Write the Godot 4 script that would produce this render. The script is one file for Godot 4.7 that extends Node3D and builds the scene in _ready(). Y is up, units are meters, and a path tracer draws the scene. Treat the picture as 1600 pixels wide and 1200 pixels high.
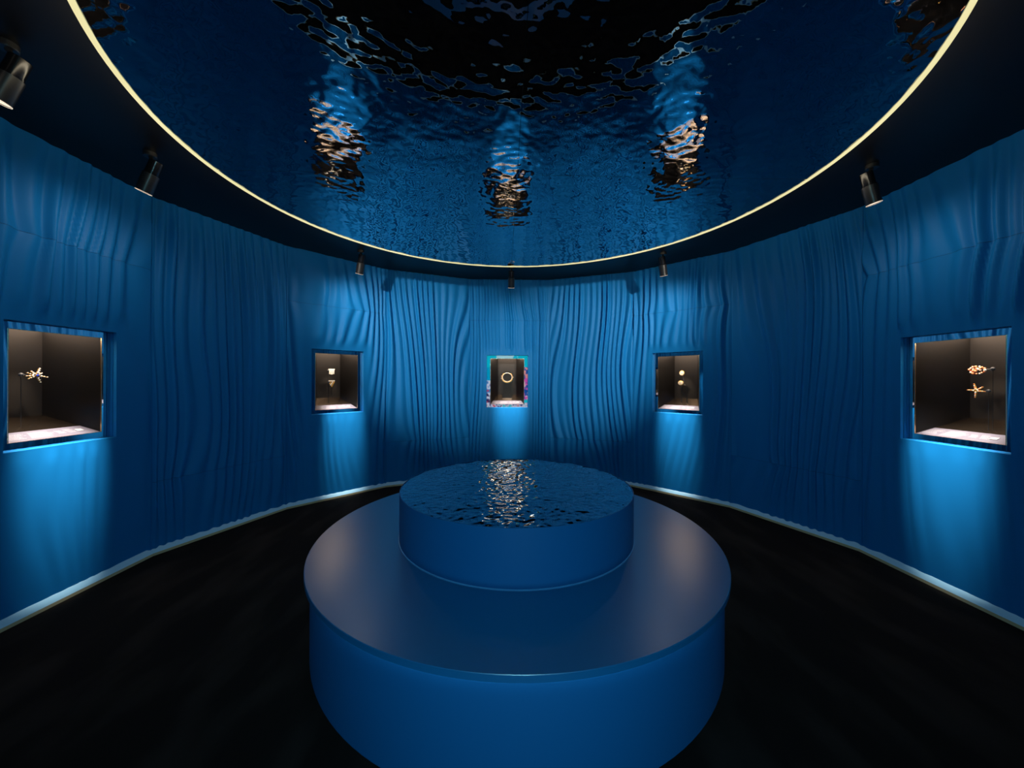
extends Node3D
# A round, blue jewellery gallery. The room's centre is the origin, y is up, the far wall is at -z.

const APO := 3.08          # centre to the face of a wall panel
const HW := 0.6126         # half the width of one of the sixteen panels
const H := 3.04            # floor to black ceiling
const MIRROR_Y := 2.93
const MIRROR_R := 2.055
const DISC_R := 1.288
const SEAT_Y := 0.478
const POOL_R := 0.779
const POOL_Y := 0.780

var M := {}
var taken := {}

# ------------------------------------------------------------------ helpers
func srgb(r: float, g: float, b: float) -> Color:
	return Color(r / 255.0, g / 255.0, b / 255.0)

func mat(col: Color, rough := 0.6, metal := 0.0, spec := 0.5) -> StandardMaterial3D:
	var m := StandardMaterial3D.new()
	m.albedo_color = col
	m.roughness = rough
	m.metallic = metal
	m.metallic_specular = spec
	return m

func glow(col: Color, e: float) -> StandardMaterial3D:
	var m := mat(Color(0.6, 0.6, 0.6), 0.6)
	m.emission_enabled = true
	m.emission = col
	m.emission_energy_multiplier = e
	return m

func numbered(n: String) -> String:
	if not taken.has(n):
		taken[n] = 0
		return n
	taken[n] += 1
	return "%s_%03d" % [n, taken[n]]

func thing(called: String, label: String, category: String, at := Transform3D(), group := "") -> Node3D:
	var o := Node3D.new()
	o.name = numbered(called)
	add_child(o)
	o.transform = at
	o.set_meta("label", label)
	o.set_meta("category", category)
	if group != "":
		o.set_meta("group", group)
	return o

func structure(called: String, label := "", category := "") -> Node3D:
	var o := Node3D.new()
	o.name = numbered(called)
	add_child(o)
	o.set_meta("kind", "structure")
	if label != "":
		o.set_meta("label", label)
	if category != "":
		o.set_meta("category", category)
	return o

func part(called: String, mesh: Mesh, m: Material, parent: Node, at := Transform3D()) -> MeshInstance3D:
	var o := MeshInstance3D.new()
	o.name = called
	o.mesh = mesh
	o.material_override = m
	parent.add_child(o, true)
	o.transform = at
	return o

func tool() -> SurfaceTool:
	var st := SurfaceTool.new()
	st.begin(Mesh.PRIMITIVE_TRIANGLES)
	return st

# a flat quad, its front towards the side from which a, b, c, d run clockwise
func quad(st: SurfaceTool, a: Vector3, b: Vector3, c: Vector3, d: Vector3, uv := false) -> void:
	st.set_smooth_group(-1)
	var u := [Vector2(0, 0), Vector2(1, 0), Vector2(1, 1), Vector2(0, 1)]
	var p := [a, b, c, d]
	for k in [0, 1, 2, 0, 2, 3]:
		if uv:
			st.set_uv(u[k])
		st.add_vertex(p[k])

# a quad whose front faces the direction `to`
func face(st: SurfaceTool, a: Vector3, b: Vector3, c: Vector3, d: Vector3, to: Vector3, uv := false) -> void:
	if (c - a).cross(d - b).dot(to) < 0.0:
		quad(st, a, b, c, d, uv)
	else:
		st.set_smooth_group(-1)
		var u := [Vector2(0, 0), Vector2(1, 0), Vector2(1, 1), Vector2(0, 1)]
		var p := [a, b, c, d]
		for k in [0, 2, 1, 0, 3, 2]:
			if uv:
				st.set_uv(u[k])
			st.add_vertex(p[k])

func done(st: SurfaceTool) -> ArrayMesh:
	st.generate_normals()
	return st.commit()

func slab(st: SurfaceTool, lo: Vector3, hi: Vector3) -> void:
	var v := func(x: int, y: int, z: int) -> Vector3:
		return Vector3(hi.x if x else lo.x, hi.y if y else lo.y, hi.z if z else lo.z)
	face(st, v.call(0, 0, 0), v.call(1, 0, 0), v.call(1, 1, 0), v.call(0, 1, 0), Vector3(0, 0, -1))
	face(st, v.call(0, 0, 1), v.call(1, 0, 1), v.call(1, 1, 1), v.call(0, 1, 1), Vector3(0, 0, 1))
	face(st, v.call(0, 0, 0), v.call(0, 1, 0), v.call(0, 1, 1), v.call(0, 0, 1), Vector3(-1, 0, 0))
	face(st, v.call(1, 0, 0), v.call(1, 1, 0), v.call(1, 1, 1), v.call(1, 0, 1), Vector3(1, 0, 0))
	face(st, v.call(0, 0, 0), v.call(1, 0, 0), v.call(1, 0, 1), v.call(0, 0, 1), Vector3(0, -1, 0))
	face(st, v.call(0, 1, 0), v.call(1, 1, 0), v.call(1, 1, 1), v.call(0, 1, 1), Vector3(0, 1, 0))

func box(lo: Vector3, hi: Vector3) -> ArrayMesh:
	var st := tool()
	slab(st, lo, hi)
	return done(st)

# a profile of (radius, height) points turned about y; sharp corners are doubled points
func lathe(profile: Array, n := 96) -> ArrayMesh:
	var V := PackedVector3Array()
	var N := PackedVector3Array()
	var I := PackedInt32Array()
	for k in profile.size() - 1:
		var a: Vector2 = profile[k]
		var b: Vector2 = profile[k + 1]
		var d := b - a
		if d.length() < 1e-7:
			continue
		var nn := Vector2(d.y, -d.x).normalized()
		var base := V.size()
		for j in n + 1:
			var w := TAU * j / n
			var c := Vector3(sin(w), 0, cos(w))
			V.append(c * a.x + Vector3(0, a.y, 0))
			V.append(c * b.x + Vector3(0, b.y, 0))
			N.append(c * nn.x + Vector3(0, nn.y, 0))
			N.append(c * nn.x + Vector3(0, nn.y, 0))
		for j in n:
			var q := base + 2 * j
			for t in [q, q + 1, q + 2, q + 1, q + 3, q + 2]:
				I.append(t)
	return arrays(V, N, I)

func arrays(V: PackedVector3Array, N: PackedVector3Array, I: PackedInt32Array) -> ArrayMesh:
	# make the winding agree with the normals (Godot: clockwise is front)
	for k in range(0, I.size(), 3):
		var a := V[I[k]]
		var g := (V[I[k + 1]] - a).cross(V[I[k + 2]] - a)
		if g.dot(N[I[k]] + N[I[k + 1]] + N[I[k + 2]]) > 0.0:
			var s := I[k + 1]
			I[k + 1] = I[k + 2]
			I[k + 2] = s
	var A := []
	A.resize(Mesh.ARRAY_MAX)
	A[Mesh.ARRAY_VERTEX] = V
	A[Mesh.ARRAY_NORMAL] = N
	A[Mesh.ARRAY_INDEX] = I
	var m := ArrayMesh.new()
	m.add_surface_from_arrays(Mesh.PRIMITIVE_TRIANGLES, A)
	return m

func ball(r: float, seg := 14, rings := 8) -> SphereMesh:
	var s := SphereMesh.new()
	s.radius = r
	s.height = 2.0 * r
	s.radial_segments = seg
	s.rings = rings
	return s

func rod(a: Vector3, b: Vector3, r0: float, r1 := -1.0, n := 10) -> ArrayMesh:
	if r1 < 0.0:
		r1 = r0
	var d := (b - a).normalized()
	var x := d.cross(Vector3(0.31, 0.2, 0.93) if absf(d.y) > 0.8 else Vector3.UP).normalized()
	var z := d.cross(x)
	var V := PackedVector3Array()
	var N := PackedVector3Array()
	var I := PackedInt32Array()
	for j in n + 1:
		var w := TAU * j / n
		var c := x * cos(w) + z * sin(w)
		V.append(a + c * r0)
		V.append(b + c * r1)
		N.append(c)
		N.append(c)
	for j in n:
		var q := 2 * j
		for t in [q, q + 1, q + 2, q + 1, q + 3, q + 2]:
			I.append(t)
	for e in 2:
		var s := V.size()
		V.append(b if e else a)
		N.append(d if e else -d)
		for j in n + 1:
			V.append(V[2 * j + e])
			N.append(d if e else -d)
		for j in n:
			for t in [s, s + 1 + j, s + 2 + j]:
				I.append(t)
	return arrays(V, N, I)

# out of the room, along the wall (to the right as seen from the centre)
func outward(deg: float) -> Vector3:
	return Vector3(sin(deg_to_rad(deg)), 0, -cos(deg_to_rad(deg)))

func along(deg: float) -> Vector3:
	return Vector3(cos(deg_to_rad(deg)), 0, sin(deg_to_rad(deg)))

# the frame of a panel: x along the wall, y up, z into the room; its origin on the floor at the panel's face
func panel_frame(deg: float) -> Transform3D:
	return Transform3D(Basis(along(deg), Vector3.UP, -outward(deg)), outward(deg) * APO)

func noise_texture(freq: float, seed_: int, ramp: Array = [], size := 512, octaves := 4) -> NoiseTexture2D:
	var n := FastNoiseLite.new()
	n.seed = seed_
	n.frequency = freq
	n.fractal_octaves = octaves
	var t := NoiseTexture2D.new()
	t.width = size
	t.height = size
	t.seamless = true
	t.noise = n
	if ramp.size() > 0:
		var g := Gradient.new()
		g.offsets = PackedFloat32Array(ramp[0])
		g.colors = PackedColorArray(ramp[1])
		t.color_ramp = g
	return t

# ------------------------------------------------------------------ main
func _ready() -> void:
	view_and_light()
	materials()
	room()
	ceiling_mirror()
	podium()
	display_cases()
	spotlights()
	screen()

func view_and_light() -> void:
	var cam := Camera3D.new()
	add_child(cam)
	cam.name = "camera"
	cam.position = Vector3(-0.0873, 1.5, 2.5559)
	cam.rotation = Vector3(0, -0.0218, 0.0035)
	cam.keep_aspect = Camera3D.KEEP_HEIGHT
	cam.set_frustum(0.05 * 1200.0 / 572.86, Vector2(0, -0.05 * 6.46 / 572.86), 0.05, 60.0)
	cam.current = true

	var e := Environment.new()
	e.background_mode = Environment.BG_COLOR
	e.background_color = Color(0, 0, 0)
	e.tonemap_mode = Environment.TONE_MAPPER_LINEAR
	e.tonemap_exposure = 1.0
	e.sdfgi_enabled = true
	e.ssao_enabled = true
	e.ssil_enabled = true
	var we := WorldEnvironment.new()
	we.name = "world_environment"
	we.environment = e
	add_child(we)

	# the LED line round the mirror shines outwards from the disc's edge
	var n := 32
	for k in n:
		var deg := 360.0 * (k + 0.5) / n
		var l := AreaLight3D.new()
		l.name = "led_ring_glow"
		l.area_size = Vector2(TAU * (MIRROR_R + 0.03) / n, 0.016)
		l.area_normalize_energy = true
		l.light_energy = 0.06
		l.light_color = Color(1.0, 0.93, 0.78)
		l.area_range = 12.0
		l.shadow_enabled = true
		var o := outward(deg)
		l.position = o * (MIRROR_R + 0.028) + Vector3(0, MIRROR_Y - 0.012, 0)
		add_child(l, true)
		l.basis = Basis.looking_at(o * cos(0.5) + Vector3.UP * sin(0.5), Vector3.UP)

func materials() -> void:
	var wall := mat(srgb(14, 104, 168), 0.5, 0.0, 0.22)
	wall.uv1_triplanar = true
	wall.uv1_scale = Vector3(3, 3, 3)
	wall.heightmap_enabled = false
	M.wall = wall
	M.blue = mat(srgb(12, 96, 148), 0.3, 0.0, 0.8)
	M.body = mat(srgb(10, 92, 150), 0.55, 0.0, 0.3)
	M.ceiling = mat(srgb(12, 12, 13), 0.4, 0.0, 0.35)
	M.shell = mat(srgb(20, 20, 22), 0.9)
	var carpet := mat(Color(1, 1, 1), 0.95, 0.0, 0.2)
	carpet.albedo_texture = noise_texture(0.006, 11, [[0.0, 0.45, 0.62, 1.0], [srgb(14, 14, 15), srgb(16, 16, 16), srgb(24, 23, 22), srgb(32, 30, 29)]], 1024, 5)
	carpet.uv1_triplanar = true
	carpet.uv1_scale = Vector3(0.45, 0.45, 0.16)
	M.carpet = carpet
	M.skirting = mat(srgb(132, 188, 222), 0.6)
	M.edge = mat(srgb(168, 160, 126), 0.8)
	M.mirror = mat(srgb(148, 156, 164), 0.015, 1.0)
	M.pool = mat(srgb(80, 106, 124), 0.02, 1.0)
	M.frame = mat(srgb(205, 208, 214), 0.02, 1.0)
	M.trim = mat(srgb(226, 196, 160), 0.25, 1.0)
	M.niche = mat(srgb(38, 37, 37), 0.42, 0.75, 0.3)
	M.niche_floor = mat(srgb(160, 144, 128), 0.2, 1.0)
	M.niche_back = mat(srgb(48, 47, 47), 0.5, 0.5, 0.3)
	M.lamp = mat(srgb(26, 26, 28), 0.32)
	M.lamp_gloss = mat(srgb(30, 30, 33), 0.16, 0.6)
	M.gold = mat(srgb(236, 186, 92), 0.3, 0.6)
	M.pave = mat(srgb(240, 236, 228), 0.3, 0.4)
	M.rose = mat(srgb(238, 150, 108), 0.3, 0.5)
	M.teal = mat(srgb(70, 190, 200), 0.15, 0.6)
	M.sapphire = mat(srgb(30, 70, 220), 0.1, 0.5)
	M.stand = mat(srgb(62, 68, 78), 0.5)
	M.card = mat(srgb(150, 149, 151), 0.7)
	var glass := mat(Color(0.01, 0.01, 0.01, 0.03), 0.0)
	glass.transparency = BaseMaterial3D.TRANSPARENCY_ALPHA
	glass.metallic_specular = 0.12
	M.glass = glass
	M.label = label_print()

# the lavender information strip with blocks of small, unreadable white print
func label_print() -> StandardMaterial3D:
	var im := Image.create(512, 112, false, Image.FORMAT_RGB8)
	im.fill(srgb(80, 76, 90))
	var rng := RandomNumberGenerator.new()
	rng.seed = 5
	for b in [[14, 24, 92, 11], [126, 22, 130, 12], [276, 34, 46, 7], [340, 26, 56, 9]]:
		for line in b[3]:
			var x: int = b[0]
			var stop: int = b[0] + int(b[2] * rng.randf_range(0.7, 1.0))
			while x < stop:
				var w := rng.randi_range(4, 12)
				im.fill_rect(Rect2i(x, b[1] + line * 6, w, 3), srgb(126, 124, 130))
				x += w + 3
	var m := mat(Color(1, 1, 1), 0.7)
	m.albedo_texture = ImageTexture.create_from_image(im)
	return m

# ------------------------------------------------------------------ the room
# display cases: direction, sideways shift of the opening, shift in height
const CASES := [[-90.0, 0.022, -0.006], [-45.0, -0.020, 0.012], [0.0, -0.037, 0.018], [45.0, -0.015, 0.012], [90.0, 0.015, -0.012]]
const OPEN_W := 0.32
const OPEN_LO := 1.055
const OPEN_HI := 1.86

func case_of(deg: float) -> Array:
	for c in CASES:
		if absf(c[0] - deg) < 1.0:
			return c
	return []

var fold_noise := FastNoiseLite.new()

# how far the carved drapery stands out from the panel's plane
func relief(deg: float, t: float, y: float, folds: float, seam: float, c: Array) -> float:
	var s := deg * 3.7
	var w := 1.9 * fold_noise.get_noise_2d(t * 60.0 + s, y * 24.0) + 0.6 * fold_noise.get_noise_2d(t * 140.0 + s + 400.0, y * 44.0 + 90.0)
	w += 1.6 * fold_noise.get_noise_2d(t * 120.0 + s, 777.0)
	# the folds bend where two sheets meet
	w += 0.9 * fold_noise.get_noise_2d(t * 160.0 + s, 333.0) * exp(-absf(y - seam) / 0.22)
	var ph := folds * (t / (2.0 * HW) + 0.5) + w
	var sn := sin(PI * ph)
	var k := floorf(ph)
	var deep := 0.62 + 0.55 * fold_noise.get_noise_2d(k * 57.0 + s, y * 30.0)
	var h := (0.4 * (sqrt(sn * sn + 0.02) - 0.14) + 0.6 * sn * sn) * deep
	var amp := minf(0.72 / folds, 0.05)
	var keep := 1.0
	if c.size() > 0:
		var dx := maxf(absf(t - c[1]) - OPEN_W, 0.0)
		var above := maxf(y - (OPEN_HI + c[2]), 0.0)
		var near := sqrt(dx * dx + above * above)
		keep = smoothstep(0.005, 0.17, near)
		if y < OPEN_LO:
			var lower := 0.22 * smoothstep(0.0, 0.12, OPEN_LO + c[2] - y)
			keep = maxf(keep, lower)
	# the folds run out towards the floor and towards the edges of the panel
	keep *= lerpf(0.22, 1.0, smoothstep(0.0, 0.45, y)) * lerpf(0.4, 1.0, smoothstep(0.0, 0.3, H - y))
	return lerpf(0.01, amp * h * keep, smoothstep(0.0, 0.03, HW - absf(t)))

func sheet(deg: float, y0: float, y1: float, ny: int, nx: int, folds: float, seam: float, c: Array) -> ArrayMesh:
	var xs := []
	for i in nx + 1:
		xs.append(lerpf(-HW, HW, float(i) / nx))
	var ys := []
	for j in ny + 1:
		ys.append(lerpf(y0, y1, float(j) / ny))
	var hole := Rect2()
	if c.size() > 0:
		hole = Rect2(c[1] - OPEN_W, OPEN_LO + c[2], 2.0 * OPEN_W, OPEN_HI - OPEN_LO)
		for e in [hole.position.x, hole.end.x]:
			snap(xs, e)
		for e in [hole.position.y, hole.end.y]:
			if e > y0 and e < y1:
				snap(ys, e)
	var V := PackedVector3Array()
	var N := PackedVector3Array()
	var I := PackedInt32Array()
	var W := nx + 1
	for j in ny + 1:
		for i in nx + 1:
			V.append(Vector3(xs[i], ys[j], relief(deg, xs[i], ys[j], folds, seam, c)))
	for j in ny + 1:
		for i in nx + 1:
			var a := V[j * W + mini(i + 1, nx)] - V[j * W + maxi(i - 1, 0)]
			var b := V[mini(j + 1, ny) * W + i] - V[maxi(j - 1, 0) * W + i]
			N.append(a.cross(b).normalized())
	for j in ny:
		for i in nx:
			var mid := Vector2((xs[i] + xs[i + 1]) * 0.5, (ys[j] + ys[j + 1]) * 0.5)
			if c.size() > 0 and hole.has_point(mid):
				continue
			var q := j * W + i
			for t in [q, q + 1, q + W, q + 1, q + W + 1, q + W]:
				I.append(t)
	return arrays(V, N, I)

func snap(list: Array, e: float) -> void:
	var best := 0
	for i in list.size():
		if absf(list[i] - e) < absf(list[best] - e):
			best = i
	list[best] = e

func room() -> void:
	fold_noise.seed = 23
	fold_noise.frequency = 0.01
	fold_noise.fractal_type = FastNoiseLite.FRACTAL_NONE

	var fl := structure("floor", "black carpeted floor around the blue podium", "floor")
	part("carpet", lathe([Vector2(0, -0.08), Vector2(3.7, -0.08), Vector2(3.7, 0), Vector2(0, 0)], 64), M.carpet, fl)
	var ce := structure("ceiling", "black ceiling around the rippled mirror", "ceiling")
	part("ceiling_board", lathe([Vector2(0, H), Vector2(3.7, H), Vector2(3.7, H + 0.08), Vector2(0, H + 0.08)].map(func(p): return p), 64), M.ceiling, ce)

	var sides := {
		"far": [-22.5, 0.0, 22.5], "left": [-112.5, -90.0, -67.5, -45.0], "right": [45.0, 67.5, 90.0, 112.5], "back": [135.0, 157.5, 180.0, -157.5, -135.0],
	}
	var folds := {-112.5: 10.0, -90.0: 10.0, -67.5: 13.0, -45.0: 12.0, -22.5: 13.0, 0.0: 21.0, 22.5: 14.0, 45.0: 13.0, 67.5: 13.0, 90.0: 10.0, 112.5: 10.0}
	for side in sides:
		var w := structure("wall_" + side, side + " wall of blue panels carved like hanging drapery", "wall")
		var b := structure("baseboard_" + side, "pale low skirting along the foot of the " + side + " wall", "baseboard")
		for deg in sides[side]:
			var at := panel_frame(deg)
			var c := case_of(deg)
			var seam := 2.41 if int(roundf(deg / 22.5)) % 2 == 0 else 0.62
			var fine: bool = side != "back"
			var f: float = folds.get(deg, 13.0)
			var nx := int(f * 12.0) if fine else 60
			part("panel_sheet", sheet(deg, 0.0, seam - 0.001, int(ceilf(seam / (0.04 if fine else 0.2))), nx, f, seam, c), M.wall, w, at)
			part("panel_sheet", sheet(deg, seam + 0.001, H, int(ceilf((H - seam) / (0.04 if fine else 0.2))), nx, f, seam, c), M.wall, w, at)
			# the outer shell of the room, well behind the display niches
			var far := (APO + 0.52) * tan(PI / 16.0) + 0.03
			part("outer_shell", box(Vector3(-far, 0, -0.57), Vector3(far, H, -0.52)), M.shell, w, at)
			# the bead that covers the joint with the next panel
			part("joint_bead", box(Vector3(HW - 0.004, 0.06, 0.004), Vector3(HW + 0.003, H, 0.0165)), M.wall, w, at)
			# skirting: a sloping pale strip over a raw board edge
			var st := tool()
			var k := tan(PI / 16.0)
			var ring := func(y: float, z: float, s: float) -> Vector3:
				return Vector3(s * (HW - z * k), y, z)
			face(st, ring.call(0.064, -0.004, -1), ring.call(0.064, -0.004, 1), ring.call(0.022, 0.034, 1), ring.call(0.022, 0.034, -1), Vector3(0, 1, 1))
			part("pale_strip", done(st), M.skirting, b, at)
			st = tool()
			face(st, ring.call(0.022, 0.034, -1), ring.call(0.022, 0.034, 1), ring.call(0.0, 0.035, 1), ring.call(0.0, 0.035, -1), Vector3(0, 0, 1))
			face(st, ring.call(0.0215, 0.034, -1), ring.call(0.0215, 0.034, 1), ring.call(0.0215, 0.0, 1), ring.call(0.0215, 0.0, -1), Vector3(0, 1, 0))
			part("board_edge", done(st), M.edge, b, at)

# ------------------------------------------------------------------ the rippled mirror overhead
func ripples(x0: float, x1: float, z0: float, z1: float, radius: float, cell: float, height: Callable, up: float) -> ArrayMesh:
	var nx := int(ceilf((x1 - x0) / cell))
	var nz := int(ceilf((z1 - z0) / cell))
	var V := PackedVector3Array()
	var N := PackedVector3Array()
	var I := PackedInt32Array()
	var W := nx + 1
	var e := 0.004
	for j in nz + 1:
		for i in nx + 1:
			var p := Vector2(lerpf(x0, x1, float(i) / nx), lerpf(z0, z1, float(j) / nz))
			if p.length() > radius:
				p = p.normalized() * radius
			var h: float = height.call(p.x, p.y)
			V.append(Vector3(p.x, h, p.y))
			var hx: float = height.call(p.x + e, p.y)
			var hz: float = height.call(p.x, p.y + e)
			N.append(Vector3(-(hx - h) / e, 1.0, -(hz - h) / e).normalized() * up)
	for j in nz:
		for i in nx:
			var q := j * W + i
			var inside := 0
			for k in [q, q + 1, q + W, q + W + 1]:
				var c := Vector2(lerpf(x0, x1, float(k % W) / nx), lerpf(z0, z1, float(k / W) / nz))
				inside += int(c.length() <= radius)
			if inside == 0:
				continue
			for t in [q, q + 1, q + W, q + 1, q + W + 1, q + W]:
				I.append(t)
	return arrays(V, N, I)

func ceiling_mirror() -> void:
	var a := FastNoiseLite.new()
	a.seed = 7
	a.frequency = 4.2
	a.fractal_type = FastNoiseLite.FRACTAL_NONE
	var b := FastNoiseLite.new()
	b.seed = 19
	b.frequency = 12.5
	b.fractal_type = FastNoiseLite.FRACTAL_NONE
	var hgt := func(x: float, z: float) -> float:
		return 0.0017 * a.get_noise_2d(x, z) + 0.00075 * b.get_noise_2d(x, z * 1.15) + 0.00013 * b.get_noise_2d(2.3 * x + 9.0, 2.3 * z)
	var t := thing("rippled_mirror_canopy", "round water-rippled ceiling mirror edged with a glowing yellow line", "ceiling panel", Transform3D(Basis(), Vector3(0, MIRROR_Y, 0)))
	var rows := [-2.1, -1.295, 0.0, 1.295, 2.1]
	for r in 4:
		for s in 2:
			var g := 0.0012
			part("mirror_sheet", ripples(-2.1 if s == 0 else g, -g if s == 0 else 2.1, rows[r] + g, rows[r + 1] - g, MIRROR_R, 0.0125, hgt, -1.0), M.mirror, t)
	part("backing_board", lathe([Vector2(0, 0.008), Vector2(MIRROR_R, 0.008), Vector2(MIRROR_R, 0.11), Vector2(0, 0.11)], 128), M.ceiling, t)
	# the glowing line around it
	part("led_strip", lathe([Vector2(MIRROR_R, -0.006), Vector2(MIRROR_R + 0.022, -0.006), Vector2(MIRROR_R + 0.022, 0.02), Vector2(MIRROR_R, 0.02), Vector2(MIRROR_R, -0.006)], 192), glow(srgb(240, 228, 165), 1.0), t).set_meta("label", "thin glowing yellow light strip around the mirror")

# ------------------------------------------------------------------ the podium
func podium() -> void:
	var t := thing("round_podium", "large low round blue podium in the middle of the floor", "podium")
	var R := 1.26
	part("body", lathe([Vector2(0, 0), Vector2(R, 0), Vector2(R, SEAT_Y - 0.03), Vector2(0, SEAT_Y - 0.03)], 128), M.body, t)
	part("top_disc", lathe([Vector2(0, SEAT_Y - 0.03), Vector2(DISC_R - 0.002, SEAT_Y - 0.03), Vector2(DISC_R, SEAT_Y - 0.028), Vector2(DISC_R, SEAT_Y - 0.002), Vector2(DISC_R - 0.002, SEAT_Y), Vector2(0, SEAT_Y)], 160), M.blue, t)
	part("led_strip", lathe([Vector2(R + 0.004, SEAT_Y - 0.036), Vector2(R + 0.014, SEAT_Y - 0.036), Vector2(R + 0.014, SEAT_Y - 0.0302), Vector2(R + 0.004, SEAT_Y - 0.0302), Vector2(R + 0.004, SEAT_Y - 0.036)], 128), glow(srgb(190, 225, 240), 5.0), t)
	var s := thing("round_pool_pedestal", "smaller blue drum with a rippled water surface on the podium", "pedestal", Transform3D(Basis(), Vector3(0, SEAT_Y, 0)))
	var h := POOL_Y - SEAT_Y
	part("drum", lathe([Vector2(0, 0), Vector2(POOL_R, 0), Vector2(POOL_R, h), Vector2(POOL_R - 0.004, h + 0.001), Vector2(POOL_R - 0.004, h - 0.006), Vector2(0, h - 0.006)], 128), M.body, s)
	part("base_bead", lathe([Vector2(POOL_R, 0.0), Vector2(POOL_R + 0.005, 0.0), Vector2(POOL_R + 0.005, 0.004), Vector2(POOL_R, 0.006)], 128), mat(srgb(70, 150, 205), 0.5), s)
	var a := FastNoiseLite.new()
	a.seed = 31
	a.frequency = 7.0
	a.fractal_type = FastNoiseLite.FRACTAL_NONE
	var b := FastNoiseLite.new()
	b.seed = 5
	b.frequency = 19.0
	b.fractal_type = FastNoiseLite.FRACTAL_NONE
	var hgt := func(x: float, z: float) -> float:
		return h - 0.002 + 0.0022 * a.get_noise_2d(x, z) + 0.0019 * b.get_noise_2d(x, z)
	part("water_surface", ripples(-POOL_R, POOL_R, -POOL_R, POOL_R, POOL_R - 0.004, 0.008, hgt, 1.0), M.pool, s)

# ------------------------------------------------------------------ display cases
const MD := -0.05          # depth of the mirror frame behind the panel's face
const IN_W := 0.26
const IN_LO := 1.105
const IN_HI := 1.81
const NICHE := 0.30

func ring_faces(st: SurfaceTool, w0: float, lo0: float, hi0: float, z0: float, w1: float, lo1: float, hi1: float, z1: float, dir: Vector3, inward: bool) -> void:
	var A := [Vector3(-w0, lo0, z0), Vector3(w0, lo0, z0), Vector3(w0, hi0, z0), Vector3(-w0, hi0, z0)]
	var B := [Vector3(-w1, lo1, z1), Vector3(w1, lo1, z1), Vector3(w1, hi1, z1), Vector3(-w1, hi1, z1)]
	for k in 4:
		var n := (k + 1) % 4
		var to := dir
		if inward:
			to = [Vector3.UP, Vector3.LEFT, Vector3.DOWN, Vector3.RIGHT][k]
		face(st, A[k], A[n], B[n], B[k], to)

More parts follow.
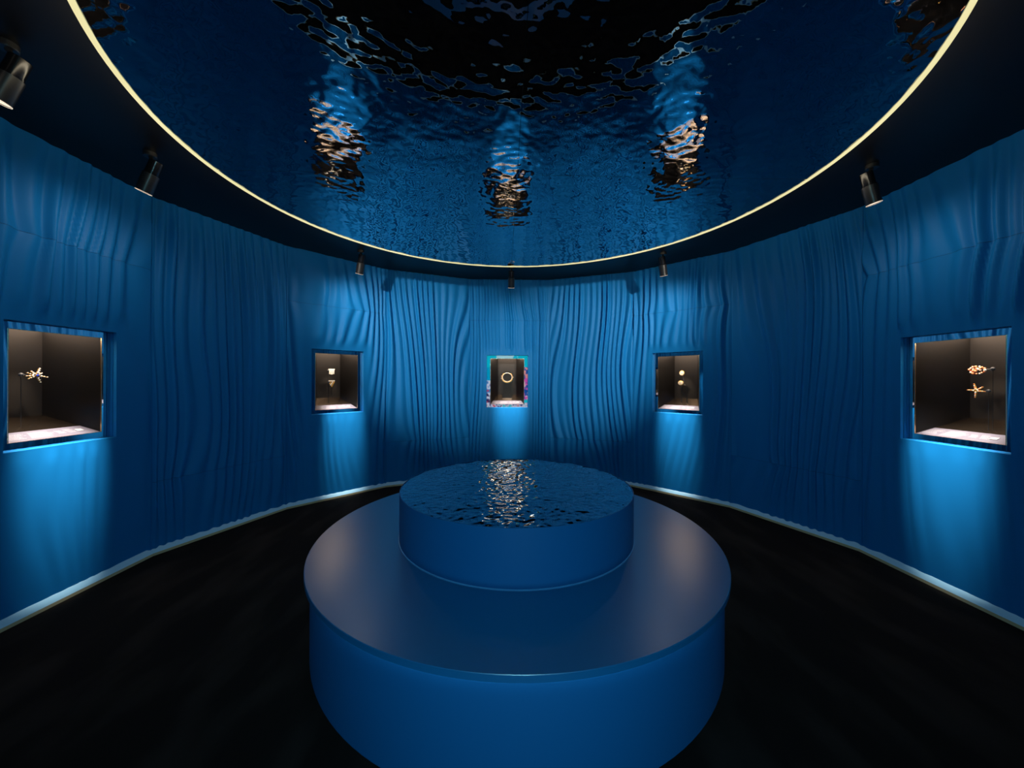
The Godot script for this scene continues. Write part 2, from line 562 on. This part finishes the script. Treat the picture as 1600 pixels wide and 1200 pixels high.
func display_cases() -> void:
	var say := [
		"wall display case at far left holding one gold brooch", "mirror-framed display case left of centre holding two white earrings",
		"central display case with necklace, its mirror frame reflecting bright colours", "mirror-framed display case right of centre holding two round gold ornaments",
		"wall display case at far right holding coral and starfish brooches"]
	var lamp_panel := glow(srgb(255, 222, 190), 11.0)
	for n in CASES.size():
		var c: Array = CASES[n]
		var at := panel_frame(c[0])
		at.origin += at.basis.x * c[1] + Vector3(0, c[2], 0)
		var t := thing("display_case", say[n], "display case", at, "display cases set into the drapery wall")
		# painted edge of the panel, in two steps with a groove
		var st := tool()
		ring_faces(st, OPEN_W, OPEN_LO, OPEN_HI, 0.0, OPEN_W, OPEN_LO, OPEN_HI, -0.024, Vector3.ZERO, true)
		ring_faces(st, OPEN_W, OPEN_LO, OPEN_HI, -0.024, OPEN_W + 0.006, OPEN_LO - 0.006, OPEN_HI + 0.006, -0.024, Vector3.BACK * -1.0, false)
		ring_faces(st, OPEN_W + 0.006, OPEN_LO - 0.006, OPEN_HI + 0.006, -0.024, OPEN_W + 0.006, OPEN_LO - 0.006, OPEN_HI + 0.006, -0.03, Vector3.ZERO, true)
		ring_faces(st, OPEN_W + 0.006, OPEN_LO - 0.006, OPEN_HI + 0.006, -0.03, OPEN_W, OPEN_LO, OPEN_HI, -0.03, Vector3.BACK, false)
		ring_faces(st, OPEN_W, OPEN_LO, OPEN_HI, -0.03, OPEN_W, OPEN_LO, OPEN_HI, MD, Vector3.ZERO, true)
		part("painted_reveal", done(st), M.wall, t)
		st = tool()
		ring_faces(st, OPEN_W, OPEN_LO, OPEN_HI, MD, IN_W + 0.003, IN_LO - 0.003, IN_HI + 0.003, MD, Vector3.BACK, false)
		part("mirror_frame", done(st), M.frame, t)
		st = tool()
		ring_faces(st, IN_W + 0.003, IN_LO - 0.003, IN_HI + 0.003, MD, IN_W + 0.003, IN_LO - 0.003, IN_HI + 0.003, MD + 0.002, Vector3.BACK, false)
		ring_faces(st, IN_W + 0.003, IN_LO - 0.003, IN_HI + 0.003, MD + 0.002, IN_W, IN_LO, IN_HI, MD + 0.002, Vector3.BACK, false)
		ring_faces(st, IN_W, IN_LO, IN_HI, MD + 0.002, IN_W, IN_LO, IN_HI, MD - 0.006, Vector3.ZERO, true)
		part("edge_trim", done(st), M.trim, t)
		# the niche narrows to the back and its floor rises
		var zb := MD - NICHE
		var fb := 1.24
		var bw := 0.15
		var top := IN_HI + 0.037
		st = tool()
		face(st, Vector3(-bw, fb, zb), Vector3(bw, fb, zb), Vector3(bw, top, zb), Vector3(-bw, top, zb), Vector3.BACK)
		part("back_panel", done(st), M.niche_back, t)
		for s in [-1.0, 1.0]:
			st = tool()
			face(st, Vector3(s * IN_W, IN_LO, MD - 0.006), Vector3(s * bw, fb, zb), Vector3(s * bw, top, zb), Vector3(s * IN_W, top, MD - 0.006), Vector3(-s, 0, 0))
			part("side_panel", done(st), M.niche, t)
		var q := 0.37
		var fm := Vector3(lerpf(IN_W, bw, q), lerpf(IN_LO, fb, q), lerpf(MD, zb, q))
		st = tool()
		face(st, Vector3(-fm.x, fm.y, fm.z), Vector3(fm.x, fm.y, fm.z), Vector3(bw, fb, zb), Vector3(-bw, fb, zb), Vector3.UP)
		part("rising_floor", done(st), M.niche_floor, t)
		st = tool()
		face(st, Vector3(-fm.x, fm.y, fm.z), Vector3(fm.x, fm.y, fm.z), Vector3(IN_W, IN_LO, MD - 0.006), Vector3(-IN_W, IN_LO, MD - 0.006), Vector3.UP, true)
		var strip := part("label_strip", done(st), M.label, t)
		strip.set_meta("label", "lavender strip with small white print")
		var cm := (fm + Vector3(IN_W, IN_LO, MD)) * 0.5
		var slope := atan2(fb - IN_LO, NICHE)
		part("info_card", box(Vector3(-0.02, 0.0, -0.014), Vector3(0.02, 0.0015, 0.014)), M.card, t, Transform3D(Basis(Vector3.RIGHT, slope), Vector3(0.165, cm.y + 0.001, cm.z)))
		# the lintel hides a light panel in the top of the niche
		st = tool()
		face(st, Vector3(-IN_W, IN_HI, MD - 0.006), Vector3(IN_W, IN_HI, MD - 0.006), Vector3(IN_W, top, MD - 0.006), Vector3(-IN_W, top, MD - 0.006), Vector3.FORWARD)
		part("lintel", done(st), M.niche, t)
		st = tool()
		face(st, Vector3(-IN_W, top, MD - 0.006), Vector3(IN_W, top, MD - 0.006), Vector3(bw, top, zb), Vector3(-bw, top, zb), Vector3.DOWN)
		part("light_panel", done(st), lamp_panel, t)
		part("glass_pane", box(Vector3(-IN_W, IN_LO, MD - 0.005), Vector3(IN_W, IN_HI, MD - 0.001)), M.glass, t)
		var l := AreaLight3D.new()
		l.name = "light_panel_glow"
		l.area_size = Vector2(0.36, 0.26)
		l.area_normalize_energy = true
		l.light_energy = 0.03
		l.light_color = Color(1.0, 0.89, 0.78)
		l.area_range = 8.0
		l.shadow_enabled = true
		add_child(l, true)
		l.transform = at * Transform3D(Basis(Vector3.RIGHT, -PI / 2.0), Vector3(0, top - 0.006, MD - 0.15))
		var sp := SpotLight3D.new()
		sp.name = "jewel_spot"
		sp.light_energy = 0.55
		sp.light_color = Color(1.0, 0.88, 0.74)
		sp.spot_angle = 17.0
		sp.spot_range = 6.0
		sp.light_size = 0.012
		sp.shadow_enabled = true
		add_child(sp, true)
		sp.transform = at * Transform3D(Basis(), Vector3(0, top - 0.012, MD - 0.03))
		sp.look_at(at * Vector3(0, 1.5, MD - 0.2), Vector3.UP)
	jewels()

# a point inside a display case: along the wall, height, depth behind the panel's face (room heights)
func inside(deg: float, x: float, y: float, d: float) -> Transform3D:
	var at := panel_frame(deg)
	return Transform3D(at.basis, at.origin + at.basis.x * x + Vector3(0, y, 0) - at.basis.z * d)

func floor_in_niche(deg: float, d: float) -> float:
	var c := case_of(deg)
	return lerpf(IN_LO, 1.24, (d + MD) / NICHE) + c[2]

func jewels() -> void:
	var D := 0.22
	# far left: a gold spray brooch with a blue stone, pinned to a ball on a post
	var f := inside(-90.0, 0.033, 1.519, D)
	var t := thing("spray_brooch", "pale gold spray brooch with a blue centre stone in the far left case", "brooch", f, "brooches")
	for arm in [[78.0, 0.05, 0.014], [140.0, 0.045, 0.01], [163.0, 0.06, 0.009], [184.0, 0.062, 0.011], [205.0, 0.055, 0.009], [-12.0, 0.055, 0.011], [-72.0, 0.05, 0.009], [35.0, 0.03, 0.01]]:
		var d := Vector3(cos(deg_to_rad(arm[0])), sin(deg_to_rad(arm[0])), 0.12)
		var p := part("gold_leaf", rod(d * 0.006, d * arm[1], arm[2] * 0.45, arm[2] * 0.2, 8), M.gold, t)
		for k in 3:
			part("bright_stone", ball(arm[2] * (0.55 - 0.1 * k), 8, 5), M.pave, p, Transform3D(Basis(), d * (0.4 + 0.28 * k) * arm[1] + Vector3(0, 0, 0.006)))
	part("blue_stone", ball(0.007), M.sapphire, t, Transform3D(Basis(), Vector3(0, 0, 0.01)))
	stand(-90.0, -0.046, 1.523, D, Vector3(0.028, 0, 0), "grey ball stand with thin post in the far left case")

	# left of centre: two white earrings on hooks
	f = inside(-45.0, -0.028, 1.597, D)
	t = thing("square_earring", "square white stone earring, upper of the two left of centre", "earring", f, "earrings")
	part("bar", box(Vector3(-0.04, 0.028, -0.004), Vector3(0.04, 0.04, 0.004)), M.pave, t)
	for k in 4:
		var x := -0.027 + 0.018 * k
		part("drop", rod(Vector3(x, 0.03, 0), Vector3(x, -0.038 + 0.006 * absf(k - 1.5), 0), 0.0075, 0.006, 8), M.pave, t)
	stand(-45.0, -0.072, 1.613, D, Vector3(0.03, 0, 0), "small dark ball stand beside the square white earring")
	f = inside(-45.0, -0.027, 1.446, D)
	t = thing("fan_earring", "triangular pale gold lattice earring, lower of the two left of centre", "earring", f, "earrings")
	part("bar", box(Vector3(-0.038, 0.028, -0.004), Vector3(0.038, 0.04, 0.004)), M.pave, t)
	for r in 4:
		for k in 4 - r:
			var o := Transform3D(Basis(Vector3.BACK, PI / 4.0), Vector3((k - (3 - r) * 0.5) * 0.019, 0.016 - r * 0.018, 0))
			part("lattice_link", box(Vector3(-0.0078, -0.0078, -0.003), Vector3(0.0078, 0.0078, 0.003)), M.gold if (r + k) % 2 else M.pave, t, o)
	stand(-45.0, -0.072, 1.46, D - 0.03, Vector3(0.03, 0, 0.03), "small dark ball stand beside the triangular gold earring")

	# centre: a collar necklace
	f = inside(0.0, -0.036, 1.541, D)
	t = thing("collar_necklace", "round gold and turquoise collar necklace in the central case", "necklace", f)
	var torus := TorusMesh.new()
	torus.inner_radius = 0.0715
	torus.outer_radius = 0.0795
	torus.rings = 40
	torus.ring_segments = 8
	part("inner_band", torus, M.pave, t, Transform3D(Basis(Vector3.RIGHT, PI / 2.0).scaled(Vector3(1, 0.92, 1)), Vector3.ZERO))
	for k in 30:
		var a := TAU * k / 30.0
		if sin(a) > 0.86:
			continue
		var low := smoothstep(0.2, -1.0, sin(a))
		var p := Vector3(cos(a), sin(a) * 0.92, 0) * (0.085 + 0.004 * low)
		part("gold_bead", ball(0.0055 + 0.0025 * low, 8, 5), M.gold, t, Transform3D(Basis(), p))
		if sin(a) < 0.35 and k % 2 == 0:
			part("turquoise_bead", ball(0.005, 8, 5), M.teal if low > 0.3 else M.pave, t, Transform3D(Basis(), p * 1.12 + Vector3(0, 0, 0.003)))
	var bust := thing("necklace_stand", "dark tapering bust panel carrying the collar necklace", "stand", Transform3D(inside(0.0, -0.036, 0.0, D + 0.02)))
	var y0 := floor_in_niche(0.0, D + 0.02)
	var st := tool()
	for z in [0.0, -0.012]:
		face(st, Vector3(-0.075, y0, z), Vector3(0.075, y0, z), Vector3(0.05, 1.64, z), Vector3(-0.05, 1.64, z), Vector3(0, 0, 1 if z == 0.0 else -1))
	face(st, Vector3(-0.075, y0, 0), Vector3(-0.05, 1.64, 0), Vector3(-0.05, 1.64, -0.012), Vector3(-0.075, y0, -0.012), Vector3.LEFT)
	face(st, Vector3(0.075, y0, 0), Vector3(0.05, 1.64, 0), Vector3(0.05, 1.64, -0.012), Vector3(0.075, y0, -0.012), Vector3.RIGHT)
	face(st, Vector3(-0.05, 1.64, 0), Vector3(0.05, 1.64, 0), Vector3(0.05, 1.64, -0.012), Vector3(-0.05, 1.64, -0.012), Vector3.UP)
	part("bust_board", done(st), M.niche, bust)
	part("collar_pin", rod(Vector3(0, 1.611, 0.0), Vector3(0, 1.611, 0.024), 0.003), M.stand, bust)

	# right of centre: two round ornaments over a dark arch
	for k in 2:
		f = inside(45.0, [-0.024, -0.038][k], [1.599, 1.465][k], D)
		t = thing("round_ornament", ["round pale gold disc ornament, upper of the two right of centre", "oval pale gold disc ornament, lower of the two right of centre"][k], "ornament", f, "round ornaments")
		var sq := Transform3D(Basis().scaled(Vector3(1.0 + 0.12 * k, 0.92 if k else 1.0, 1)), Vector3.ZERO)
		part("gold_disc", lathe([Vector2(0, -0.004), Vector2(0.03, -0.004), Vector2(0.034, 0.0), Vector2(0.03, 0.004), Vector2(0, 0.006)], 28), M.gold, t, sq * Transform3D(Basis(Vector3.RIGHT, PI / 2.0), Vector3.ZERO))
		part("centre_stone", ball(0.007), M.pave, t, Transform3D(Basis(), Vector3(0, 0, 0.008)))
		for j in 18:
			var rr := 0.024 if j < 11 else 0.0135
			var w := TAU * (j / 11.0 if j < 11 else (j - 11) / 7.0)
			part("bright_stone", ball(0.0052, 8, 5), M.pave, t, sq * Transform3D(Basis(), Vector3(cos(w) * rr, sin(w) * rr, 0.006)))
	var arch := thing("arch_stand", "dark arched stand under the round gold ornaments", "stand", inside(45.0, 0.0, 0.0, D + 0.025))
	var fy := floor_in_niche(45.0, D + 0.025)
	for s in [-1.0, 1.0]:
		part("leg", rod(Vector3(s * 0.036, fy, 0), Vector3(s * 0.03, 1.38, 0), 0.007, 0.006), M.lamp, arch)
	var last := Vector3(0.03, 1.38, 0)
	for k in range(1, 9):
		var w := PI * k / 8.0
		var p := Vector3(0.03 * cos(w), 1.38 + 0.06 * sin(w), 0)
		part("bow", rod(last, p, 0.006), M.lamp, arch)
		last = p
	part("pin", rod(Vector3(-0.005, 1.44, 0), Vector3(-0.03, 1.465, 0.02), 0.003), M.stand, arch)
	part("pin", rod(Vector3(0, 1.44, 0), Vector3(-0.02, 1.6, 0.018), 0.003), M.stand, arch)

	# far right: coral wreath and starfish, each pinned to a ball
	f = inside(90.0, 0.005, 1.581, D)
	t = thing("coral_brooch", "pink gold coral wreath brooch, upper jewel in the far right case", "brooch", f, "brooches")
	var rng := RandomNumberGenerator.new()
	rng.seed = 4
	for k in 26:
		var a := TAU * k / 15.0
		var r := 1.0 if k < 15 else rng.randf_range(0.25, 0.7)
		part("coral_bead", ball(rng.randf_range(0.005, 0.0085), 8, 5), M.rose if k % 3 else M.pave, t, Transform3D(Basis(), Vector3(cos(a) * 0.042 * r, sin(a) * 0.026 * r, rng.randf_range(-0.004, 0.008))))
	stand(90.0, 0.088, 1.588, D, Vector3(-0.045, -0.002, 0), "grey ball stand holding the coral wreath brooch")
	f = inside(90.0, 0.0, 1.434, D)
	t = thing("starfish_brooch", "pale gold starfish brooch, lower jewel in the far right case", "brooch", f, "brooches")
	for arm in [[100.0, 0.052], [35.0, 0.05], [-6.0, 0.056], [-92.0, 0.052], [175.0, 0.05]]:
		var d := Vector3(cos(deg_to_rad(arm[0])), sin(deg_to_rad(arm[0])), 0.1)
		var p := part("arm", rod(Vector3.ZERO, d * arm[1], 0.008, 0.0028, 8), M.gold, t)
		for k in 4:
			part("bright_stone", ball(0.0058 - 0.0008 * k, 8, 5), M.rose if k % 2 else M.pave, p, Transform3D(Basis(), d * arm[1] * (0.25 + 0.22 * k) + Vector3(0, 0, 0.005)))
	stand(90.0, 0.088, 1.434, D - 0.03, Vector3(-0.04, 0, -0.02), "grey ball stand holding the starfish brooch")

func stand(deg: float, x: float, y: float, d: float, pin: Vector3, label: String) -> void:
	var t := thing("ball_stand", label, "stand", inside(deg, x, 0.0, d), "ball stands")
	part("ball", ball(0.0125, 20, 12), M.stand, t, Transform3D(Basis(), Vector3(0, y, 0)))
	part("pin", rod(Vector3(0, y, 0), Vector3(0, y, 0) + pin, 0.003, 0.0015), M.stand, t)
	part("post", rod(Vector3(0, y, 0), Vector3(0, floor_in_niche(deg, d), 0), 0.0018), M.lamp, t)

# ------------------------------------------------------------------ spotlights
func spotlights() -> void:
	var heads := [
		[-109.0, 2.47, 20.0, "black ceiling spotlight in the upper left corner"], [-90.0, 2.463, 23.0, "black ceiling spotlight above the far left display case"],
		[-44.0, 2.56, 20.0, "black ceiling spotlight above the case left of centre"], [0.2, 2.42, 20.0, "black ceiling spotlight above the central display case"],
		[45.0, 2.54, 18.0, "black ceiling spotlight above the case right of centre"], [90.0, 2.483, 16.0, "black ceiling spotlight above the far right display case"],
		[-126.0, 2.84, -70.0, "black ceiling spotlight behind the viewer on the left, aimed at the far wall"],
		[126.0, 2.84, -70.0, "black ceiling spotlight behind the viewer on the right, aimed at the far wall"]]
	var lens := glow(srgb(255, 232, 205), 1.0)
	var energy := [6.0, 30.0, 30.0, 24.0, 30.0, 30.0, 24.0, 24.0]
	var spill := [0.15, 0.28, 0.42, 0.25, 0.42, 0.26, 0.02, 0.02]
	for n in heads.size():
		var h: Array = heads[n]
		var o := outward(h[0])
		var at := Transform3D(Basis(along(h[0]), Vector3.UP, -o), o * (h[1] + 0.045) + Vector3(0, H, 0))
		if n > 5:
			var aim := (Vector3(-1.15 if n == 6 else 1.15, 0, -2.85) - at.origin) * Vector3(1, 0, 1)
			at.basis = Basis.looking_at(-aim.normalized(), Vector3.UP)
		var t := thing("ceiling_spotlight", h[3], "spotlight", at, "ceiling spotlights over the display cases")
		part("canopy", lathe([Vector2(0, -0.028), Vector2(0.034, -0.028), Vector2(0.037, -0.024), Vector2(0.037, 0.0), Vector2(0, 0.0)], 28), M.lamp, t)
		part("neck", rod(Vector3(0, -0.026, 0), Vector3(0, -0.075, 0.034), 0.011), M.lamp, t)
		# the head: local -y is the beam
		var tilt := Transform3D(Basis(Vector3.RIGHT, deg_to_rad(h[2])), Vector3(0, -0.06, 0.045))
		part("upper_barrel", lathe([Vector2(0, 0.0), Vector2(0.036, 0.0), Vector2(0.038, -0.003), Vector2(0.038, -0.088)].map(func(p): return p), 32), M.lamp_gloss, t, tilt)
		part("joint_ring", lathe([Vector2(0.038, -0.086), Vector2(0.0405, -0.088), Vector2(0.0405, -0.096), Vector2(0.038, -0.098)], 32), M.lamp_gloss, t, tilt)
		part("lower_sleeve", lathe([Vector2(0.038, -0.094), Vector2(0.045, -0.096), Vector2(0.045, -0.222), Vector2(0.042, -0.224), Vector2(0.041, -0.2)], 32), M.lamp, t, tilt)
		part("lamp_lens", lathe([Vector2(0.0, -0.215), Vector2(0.041, -0.215)], 32), lens, t, tilt)
		part("lamp_rim", lathe([Vector2(0.041, -0.214), Vector2(0.0425, -0.2255), Vector2(0.0452, -0.2245)], 32), lens, t, tilt)
		var sp := SpotLight3D.new()
		sp.name = "spotlight_beam"
		sp.light_energy = energy[n]
		sp.light_color = Color(1.0, 0.95, 0.88)
		sp.spot_angle = 10.0 if n < 6 else 18.0
		sp.spot_angle_attenuation = 1.0 if n < 6 else 0.9
		sp.spot_range = 12.0
		sp.light_size = 0.03
		sp.shadow_enabled = true
		add_child(sp, true)
		var world := at * tilt
		sp.position = world * Vector3(0, -0.23, 0)
		if n < 6:
			sp.look_at(o * APO + Vector3(0, 1.22, 0), along(h[0]))
		else:
			sp.look_at(Vector3(-1.15 if n == 6 else 1.15, 1.92, -2.85), Vector3.UP)
		# the wide, weak spill around the beam of the same lens
		var wide: SpotLight3D = sp.duplicate()
		wide.name = "spotlight_spill"
		wide.light_energy = spill[n]
		wide.spot_angle = 88.0
		wide.spot_angle_attenuation = 1.0
		add_child(wide, true)

# ------------------------------------------------------------------ the video screen behind the camera, seen in the central mirror frame
func screen() -> void:
	var t := thing("video_screen", "large bright coral reef video screen mirrored in the central case frame", "screen", Transform3D(Basis(), Vector3(0, 0, 2.9)))
	var W := 256
	var im := Image.create(W, W, false, Image.FORMAT_RGB8)
	var n := FastNoiseLite.new()
	n.seed = 3
	n.frequency = 0.02
	var n2 := FastNoiseLite.new()
	n2.seed = 8
	n2.frequency = 0.045
	for y in W:
		for x in W:
			var a := n.get_noise_2d(x, y)
			var b := n2.get_noise_2d(x, y)
			var c := srgb(0, 168, 216) if y > 70 and x < 128 else srgb(8, 200, 224)
			if y < 50 and absf(x - 120.0 + 60.0 * a) < 46.0:
				c = srgb(176, 232, 240)
			if x > 160 and y > 68 and y < 190:       # fans of coral
				c = srgb(18, 84, 168)
				if b > 0.08:
					c = srgb(240, 150, 150) if y < 110 else srgb(222, 84, 176)
				elif a > 0.2:
					c = srgb(236, 190, 200)
			if x < 96 and y > 118:                   # pale branches over dark rock
				c = srgb(24, 40, 92) if y > 165 else srgb(40, 130, 200)
				if b > 0.1:
					c = srgb(216, 222, 240)
				elif b < -0.3:
					c = srgb(206, 70, 96)
			if y > 200:                              # sand
				c = srgb(212, 208, 226)
				if b > 0.2:
					c = srgb(34, 60, 120)
				elif b < -0.25:
					c = srgb(60, 190, 200) if a > 0.0 else srgb(208, 96, 110)
			im.set_pixel(x, y, c)
	var m := StandardMaterial3D.new()
	m.albedo_color = Color(0.02, 0.02, 0.02)
	m.roughness = 0.3
	m.emission_enabled = true
	m.emission_texture = ImageTexture.create_from_image(im)
	m.emission = Color(0, 0, 0)
	m.emission_operator = BaseMaterial3D.EMISSION_OP_ADD
	m.emission_energy_multiplier = 1.0
	var st := tool()
	face(st, Vector3(-0.85, 2.5, 0), Vector3(0.85, 2.5, 0), Vector3(0.85, 0.3, 0), Vector3(-0.85, 0.3, 0), Vector3.FORWARD, true)
	part("screen_face", done(st), m, t)
	part("screen_casing", box(Vector3(-0.87, 0.0, 0.004), Vector3(0.87, 2.52, 0.03)), M.shell, t)
	for low in [true, false]:
		var l := SpotLight3D.new()
		l.name = "screen_light"
		l.light_energy = 0.75 if low else 1.3
		l.light_color = Color(0.55, 0.92, 1.0)
		l.spot_angle = 75.0
		l.spot_range = 12.0
		l.light_size = 0.05
		l.shadow_enabled = true
		add_child(l, true)
		l.position = Vector3(0, 0.42 if low else 2.46, 2.86)
		l.look_at(Vector3(0, 1.2, 0), Vector3.UP)
